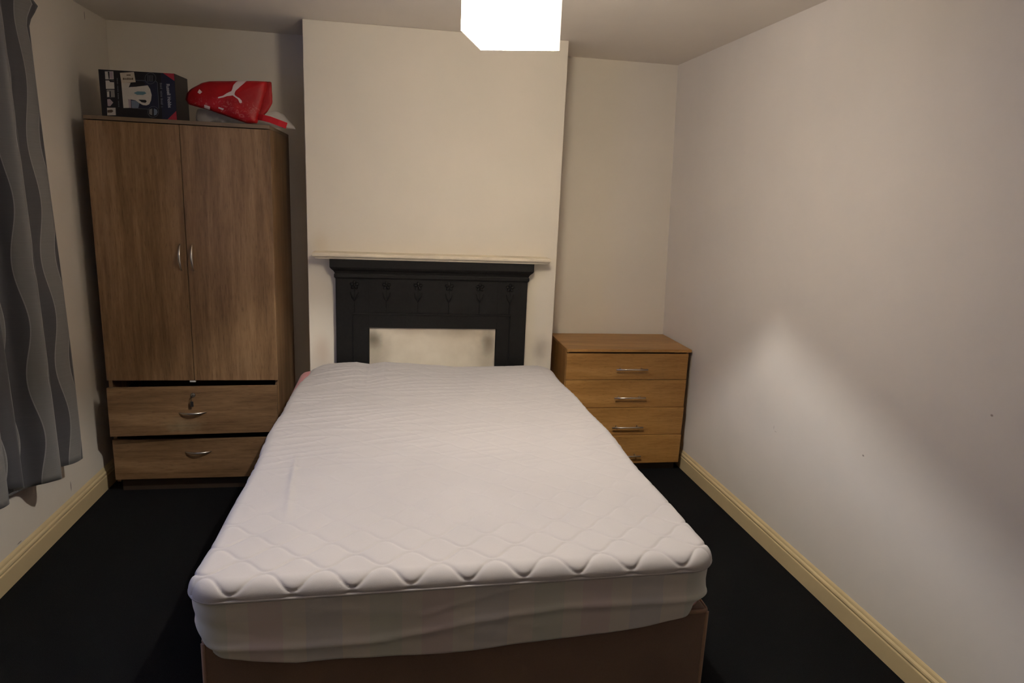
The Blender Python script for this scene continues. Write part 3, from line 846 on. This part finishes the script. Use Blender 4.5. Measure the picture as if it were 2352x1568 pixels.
for f in b.bm.faces:
    cc = f.calc_center_median()
    if cc.x > BW - 1e-4 or cc.z > BH - 1e-4: f.material_index = CI['card_side']
def art(mat, pts, lift=0.0004):
    b.mi = CI[mat]
    f = b.bm.faces.new([b.bm.verts.new(face_pt(x, y, lift)) for x, y in pts]); f.material_index = b.mi
def quad(mat, x0, y0, x1, y1, lift=0.0004, lean=0.0): art(mat, [(x0, y0), (x1, y0), (x1 + lean, y1), (x0 + lean, y1)], lift)
def ring_art(mat, cx_, cy_, r, w, lift=0.0012, n=28):
    for k in range(n):
        a0, a1 = 2 * math.pi * k / n, 2 * math.pi * (k + 1) / n
        art(mat, [(cx_ + r * math.cos(a0), cy_ + r * math.sin(a0)), (cx_ + r * math.cos(a1), cy_ + r * math.sin(a1)),
                  (cx_ + (r - w) * math.cos(a1), cy_ + (r - w) * math.sin(a1)), (cx_ + (r - w) * math.cos(a0), cy_ + (r - w) * math.sin(a0))], lift)
art('card_navy', [(1600, 168), (1925, 190), (1990, 1300), (1640, 1270)])
art('card_navy', [(1000, 350), (1490, 360), (1520, 400), (1560, 1020), (900, 1000), (830, 800), (850, 500)])
art('card_red', [(1650, 168), (1925, 188), (1936, 365)], 0.0008); art('card_red', [(1975, 1085), (1993, 1305), (1765, 1285)], 0.0008)
for k, (x0, y0, x1, y1) in enumerate(((265, 128, 465, 318), (285, 345, 485, 545), (315, 562, 500, 745), (325, 778, 520, 962), (335, 988, 535, 1168))):
    if k in (0, 1, 4): quad('card_white' if k != 4 else 'card_mid', x0, y0, x1, y1, 0.0006, 16)
    if k == 0: art('card_mauve', [(360, 135), (455, 140), (468, 310), (395, 300)], 0.001); art('card_black', [(335, 135), (372, 135), (385, 300), (365, 318)], 0.0014)
    if k == 1: art('card_black', [(370, 345), (486, 350), (488, 388), (395, 385)], 0.001)
    if k == 2:
        quad('card_mid', x0, y0, x1, y1, 0.0006, 14); art('card_white', [(330, 620), (375, 610), (385, 735), (340, 738)], 0.001); art('card_black', [(385, 600), (415, 600), (425, 740), (392, 740)], 0.0012)
    if k == 3: art('card_mauve', [(335, 790), (400, 785), (480, 870), (410, 955), (350, 950)], 0.0008)
    if k == 4: art('card_white', [(335, 990), (535, 995), (540, 1165), (345, 1165)], 0.0008); art('card_ink', [(345, 1045), (450, 1035), (490, 1070), (450, 1105), (350, 1105)], 0.0012)
art('card_white', [(660, 405), (880, 405), (835, 520), (815, 640), (825, 800), (905, 1000), (720, 1000)], 0.0006)
art('card_bluegrey', [(900, 825), (1010, 830), (1095, 900), (1070, 1005), (915, 1000)], 0.0007)
art('card_mauve', [(830, 800), (890, 805), (900, 1000), (850, 1000)], 0.0008)
art('card_white', [(805, 520), (880, 506), (1000, 500), (1290, 468), (1350, 560), (1387, 700), (1372, 830), (1330, 920), (1260, 946), (1180, 936), (1080, 882), (1000, 822), (900, 802), (830, 800), (795, 700)], 0.001)
art('card_black', [(860, 480), (1000, 360), (1180, 372), (1240, 430), (1180, 480), (960, 505)], 0.0009)
art('card_black', [(1070, 808), (1240, 815), (1272, 850), (1240, 886), (1150, 870)], 0.0014)
art('card_teal', [(962, 645), (1050, 610), (1220, 620), (1262, 660), (1180, 697), (1040, 692)], 0.0014)
art('card_sticker', [(625, 165), (960, 145), (1005, 390), (665, 412)], 0.0018)
for x0, x1 in ((788, 815), (822, 848), (853, 880)): quad('card_ink', x0, 205, x1, 236, 0.0022)
for k, (x0, x1) in enumerate(((700, 728), (738, 762), (772, 792), (802, 832), (842, 866), (876, 905), (914, 944))): quad('card_ink', x0, 286 + (k % 3) * 4, x1, 334, 0.0022)
for (xa, ya), (xb, yb) in (((1000, 345), (1230, 352)), ((1480, 360), (1522, 400)), ((1522, 400), (1562, 1025)), ((930, 1005), (1300, 1035))):
    L_ = math.hypot(xb - xa, yb - ya); ax, ay = -(yb - ya) / L_ * 5, (xb - xa) / L_ * 5
    art('card_grey', [(xa + ax, ya + ay), (xb + ax, yb + ay), (xb - ax, yb - ay), (xa - ax, ya - ay)], 0.0012)
ring_art('card_grey', 1355, 300, 136, 9); ring_art('card_grey', 1425, 1100, 132, 9)
for k in range(4): quad('card_grey', 1285 + 38 * k, 215 + 10 * (k % 2), 1297 + 38 * k, 385 - 12 * (k % 2), 0.0008)
art('card_bluegrey', [(1440, 1020), (1510, 1050), (1530, 1110), (1500, 1170), (1440, 1190)], 0.0006); art('card_mid', [(1330, 1040), (1400, 1020), (1400, 1180), (1330, 1150)], 0.0006)
# rows of print too small to read
yy = 412; k = 0
while yy < 1000:
    h_ = (26, 18, 30, 14, 22)[k % 5]; x = 1600 + (yy - 412) * 0.055
    if k % 6 != 5: quad('card_grey', x - 20, yy, x + (22 if k % 4 else 34), yy + h_, 0.0009)
    yy += h_ + 9; k += 1
yy = 290; k = 0
while yy < 1000:
    h_ = (20, 14, 24, 12)[k % 4]; x = 560 + (yy - 290) * 0.075
    if k % 7 != 6: quad('card_grey', x - 10, yy, x + 14, yy + h_, 0.0009)
    yy += h_ + 8; k += 1
# the printed brand name, reading downwards
tc = bpy.data.curves.new('print', 'FONT'); tc.body = 'Russell Hobbs'; tc.size = 1.0; tc.offset = 0.018
to = bpy.data.objects.new('print', tc); COL.objects.link(to)
bpy.context.view_layer.update()
tme = bpy.data.meshes.new_from_object(to.evaluated_get(bpy.context.evaluated_depsgraph_get()))
xs = [v.co.x for v in tme.vertices]; tw0, tw1 = min(xs), max(xs)
vs = []
for v in tme.vertices:
    u = (v.co.x - tw0) / (tw1 - tw0)
    vs.append(b.bm.verts.new(face_pt(1738 + 48 * u + v.co.y * 118, 440 + 565 * u, 0.0014)))
for p_ in tme.polygons:
    try: f = b.bm.faces.new([vs[i] for i in p_.vertices]); f.material_index = CI['card_letter']
    except ValueError: pass
bpy.data.objects.remove(to); bpy.data.curves.remove(tc); bpy.data.meshes.remove(tme)
kb = b.build('kettle_box', [M[n] for n in cardmats], None, (-1.253, -0.118, ZT), (0, 0, R(-4.5)), recalc=False)
tag(kb, 'black printed kettle carton with a kettle picture on top of the wardrobe', 'box')

# pillowy sheet bodies drawn from an outline (x, z) with depth
def star(outline):
    P_ = np.array(outline, float); c0 = P_.mean(0); return P_, c0
def resample(P_, n):
    Q = np.vstack([P_, P_[:1]]); s_ = np.r_[0, np.cumsum(np.linalg.norm(np.diff(Q, axis=0), axis=1))]
    t_ = np.linspace(0, s_[-1], n, endpoint=False); return np.stack([np.interp(t_, s_, Q[:, 0]), np.interp(t_, s_, Q[:, 1])], -1)
def radial(P_, c0, x, z):
    """share of the way from the middle to the outline"""
    d = np.array([x, z]) - c0; r = np.hypot(*d)
    if r < 1e-9: return 0.0
    best_ = 1e9
    for p0, p1 in zip(P_, np.roll(P_, -1, 0)):
        e_ = p1 - p0; den = d[0] * e_[1] - d[1] * e_[0]
        if abs(den) < 1e-12: continue
        w = p0 - c0; t_ = (w[0] * e_[1] - w[1] * e_[0]) / den; u_ = (w[0] * d[1] - w[1] * d[0]) / den
        if t_ > 0 and -1e-6 <= u_ <= 1 + 1e-6: best_ = min(best_, t_)
    return min(1.0, 1.0 / best_)
def pillow(name, outline, front, back, mat, parent, n=96, rings=14, crumple=0.0, lean=0.0, seed=0.0, y0=0.0):
    P_, c0 = star(outline); L = resample(P_, n); vs = []; fs = []
    for side, dep in ((-1, front), (1, back)):
        for k in range(rings + 1):
            s_ = 1 - k / rings if side < 0 else k / rings
            for p in L:
                q_ = c0 + (p - c0) * s_; y = side * dep * math.sqrt(max(0, 1 - s_ ** 2.2)) + lean * (q_[1]) + y0
                cr2 = crumple * noise.noise(Vector((q_[0] * 26 + seed, y * 20, q_[1] * 30))) + crumple * 0.6 * noise.noise(Vector((q_[0] * 60, seed, q_[1] * 66)))
                vs.append((q_[0] + cr2 * 0.4, y + cr2, q_[1] + cr2 * 0.3))
    tot = 2 * (rings + 1)
    for k in range(tot - 1):
        if k == rings: pass
        for i in range(n): fs.append((k * n + i, k * n + (i + 1) % n, (k + 1) * n + (i + 1) % n, (k + 1) * n + i))
    o = np_mesh(name, vs, fs, mat, parent)
    bm = bmesh.new(); bm.from_mesh(o.data); bmesh.ops.remove_doubles(bm, verts=bm.verts[:], dist=1e-5); bmesh.ops.recalc_face_normals(bm, faces=bm.faces[:])
    for f in bm.faces: f.smooth = True
    bm.to_mesh(o.data); bm.free()
    return o, P_, c0
RX, RY = -0.68, -0.115
rl = lambda pts: [(x - RX, z - ZT) for x, z in pts]
rb = thing('carrier_bag', 'red shopping bag with a white leaping cat emblem lying on the wardrobe', 'bag', (RX, RY, ZT))
body_out = rl([(-0.878, 2.005), (-0.862, 2.025), (-0.841, 2.038), (-0.81, 2.057), (-0.777, 2.067), (-0.70, 2.073), (-0.641, 2.078), (-0.56, 2.083), (-0.511, 2.084),
               (-0.518, 2.04), (-0.527, 2.0), (-0.54, 1.96), (-0.553, 1.915), (-0.559, 1.884), (-0.609, 1.882), (-0.66, 1.897), (-0.705, 1.911), (-0.775, 1.932), (-0.825, 1.943), (-0.872, 1.953), (-0.884, 1.975)])
FR, BK, LEAN = 0.030, 0.040, 0.12
bo, BP, BC = pillow('bag_body', body_out, FR, BK, M['red'], rb, lean=LEAN, crumple=0.003, seed=4)
def bag_front(x, z, lift=0.003):
    s_ = radial(BP, BC, x, z)
    return -FR * math.sqrt(max(0, 1 - s_ ** 2.2)) + LEAN * z - lift
back_out = rl([(-0.540, 2.084), (-0.495, 2.087), (-0.493, 2.03), (-0.491, 1.988), (-0.505, 1.962), (-0.518, 1.941), (-0.556, 1.903), (-0.575, 1.89), (-0.56, 1.96), (-0.545, 2.02)])
pillow('bag_opening', back_out, 0.008, 0.010, M['red_plain'], rb, n=48, rings=6, lean=LEAN, y0=0.018, crumple=0.002)
def decal(name, polys, mat, cuts=2, lift=0.0035):
    bm = bmesh.new()
    for pl_ in polys:
        bm.faces.new([bm.verts.new((x, 0, z)) for x, z in pl_])
    bm.normal_update()
    bmesh.ops.triangulate(bm, faces=bm.faces[:])
    for _ in range(cuts): bmesh.ops.subdivide_edges(bm, edges=bm.edges[:], cuts=1, use_grid_fill=True)
    for v in bm.verts: v.co.y = bag_front(v.co.x, v.co.z, lift)
    bmesh.ops.recalc_face_normals(bm, faces=bm.faces[:])
    if sum(f.normal.y for f in bm.faces) > 0: bmesh.ops.reverse_faces(bm, faces=bm.faces[:])
    b_ = MB(); b_.add(bm); return b_.build(name, mat, rb, recalc=False)
logo = rl([(-0.643, 2.0765), (-0.604, 2.079), (-0.612, 2.068), (-0.619, 2.060), (-0.630, 2.049), (-0.641, 2.037), (-0.650, 2.028), (-0.654, 2.020), (-0.656, 2.011), (-0.654, 2.006), (-0.644, 1.999), (-0.634, 1.994), (-0.624, 1.984), (-0.623, 1.975),
           (-0.628, 1.972), (-0.634, 1.973), (-0.637, 1.981), (-0.641, 1.989), (-0.657, 2.000), (-0.664, 2.005), (-0.672, 2.003), (-0.690, 2.000), (-0.706, 1.993), (-0.728, 1.987), (-0.732, 1.990), (-0.728, 1.994), (-0.708, 2.000),
           (-0.699, 2.007), (-0.691, 2.013), (-0.680, 2.019), (-0.670, 2.024), (-0.666, 2.034), (-0.664, 2.045), (-0.661, 2.055), (-0.656, 2.062), (-0.650, 2.070)])
decal('cat_emblem', [logo], M['print_white'], 2)
for p_ in ([(-0.816, 2.025), (-0.802, 2.012), (-0.813, 2.002), (-0.824, 2.009)], [(-0.795, 1.955), (-0.769, 1.948), (-0.774, 1.934), (-0.798, 1.941)], [(-0.73, 1.948), (-0.706, 1.942), (-0.711, 1.935), (-0.732, 1.942)]):
    decal('white_label', [rl(p_)], M['print_white'], 2)
# webbing handle lying out to the right, over the white bag
b = MB()
path = [(-0.556, 0.004, 1.916), (-0.53, -0.018, 1.911), (-0.495, -0.026, 1.904), (-0.455, -0.03, 1.891), (-0.418, -0.03, 1.879)]
rows = []
for i, (x, y, z) in enumerate(path):
    nx__, nz__ = 0.32, 0.95
    w = 0.0145
    for_ = [(x - RX - nx__ * w * 0.2 - 0.004, y - 0.0015, z - ZT - nz__ * w), (x - RX + nx__ * w * 0.8, y - 0.0015, z - ZT + nz__ * w), (x - RX + nx__ * w * 0.8, y + 0.0015, z - ZT + nz__ * w), (x - RX - nx__ * w * 0.2 - 0.004, y + 0.0015, z - ZT - nz__ * w)]
    rows.append([b.bm.verts.new(p) for p in for_])
for r0, r1 in zip(rows, rows[1:]):
    for k in range(4): b.bm.faces.new((r0[k], r0[(k + 1) % 4], r1[(k + 1) % 4], r1[k]))
b.bm.faces.new(rows[0][::-1]); b.bm.faces.new(rows[-1])
b.build('strap', M['red_strap'], rb)
# white polythene bag squashed underneath
WX, WY = -0.63, 0.002
wl = lambda pts: [(x - WX, z - ZT) for x, z in pts]
wb = wl([(-0.868, 1.878), (-0.872, 1.91), (-0.862, 1.946), (-0.80, 1.955), (-0.70, 1.955), (-0.60, 1.950), (-0.525, 1.948), (-0.483, 1.960), (-0.455, 1.945), (-0.428, 1.914), (-0.402, 1.889), (-0.398, 1.876),
         (-0.44, 1.8775), (-0.52, 1.8775), (-0.62, 1.8775), (-0.75, 1.8775)])
wo, _, _ = pillow('plastic_bag', wb, 0.055, 0.06, M['poly'], None, n=140, rings=18, crumple=0.010, seed=9)
for v in wo.data.vertices:
    if v.co.z < 0.002 and v.co.x < 0.135: v.co.z = 0.002
wo.location = (WX, WY, ZT)
tag(wo, 'crumpled white plastic bag squashed under the red shopping bag', 'plastic bag')
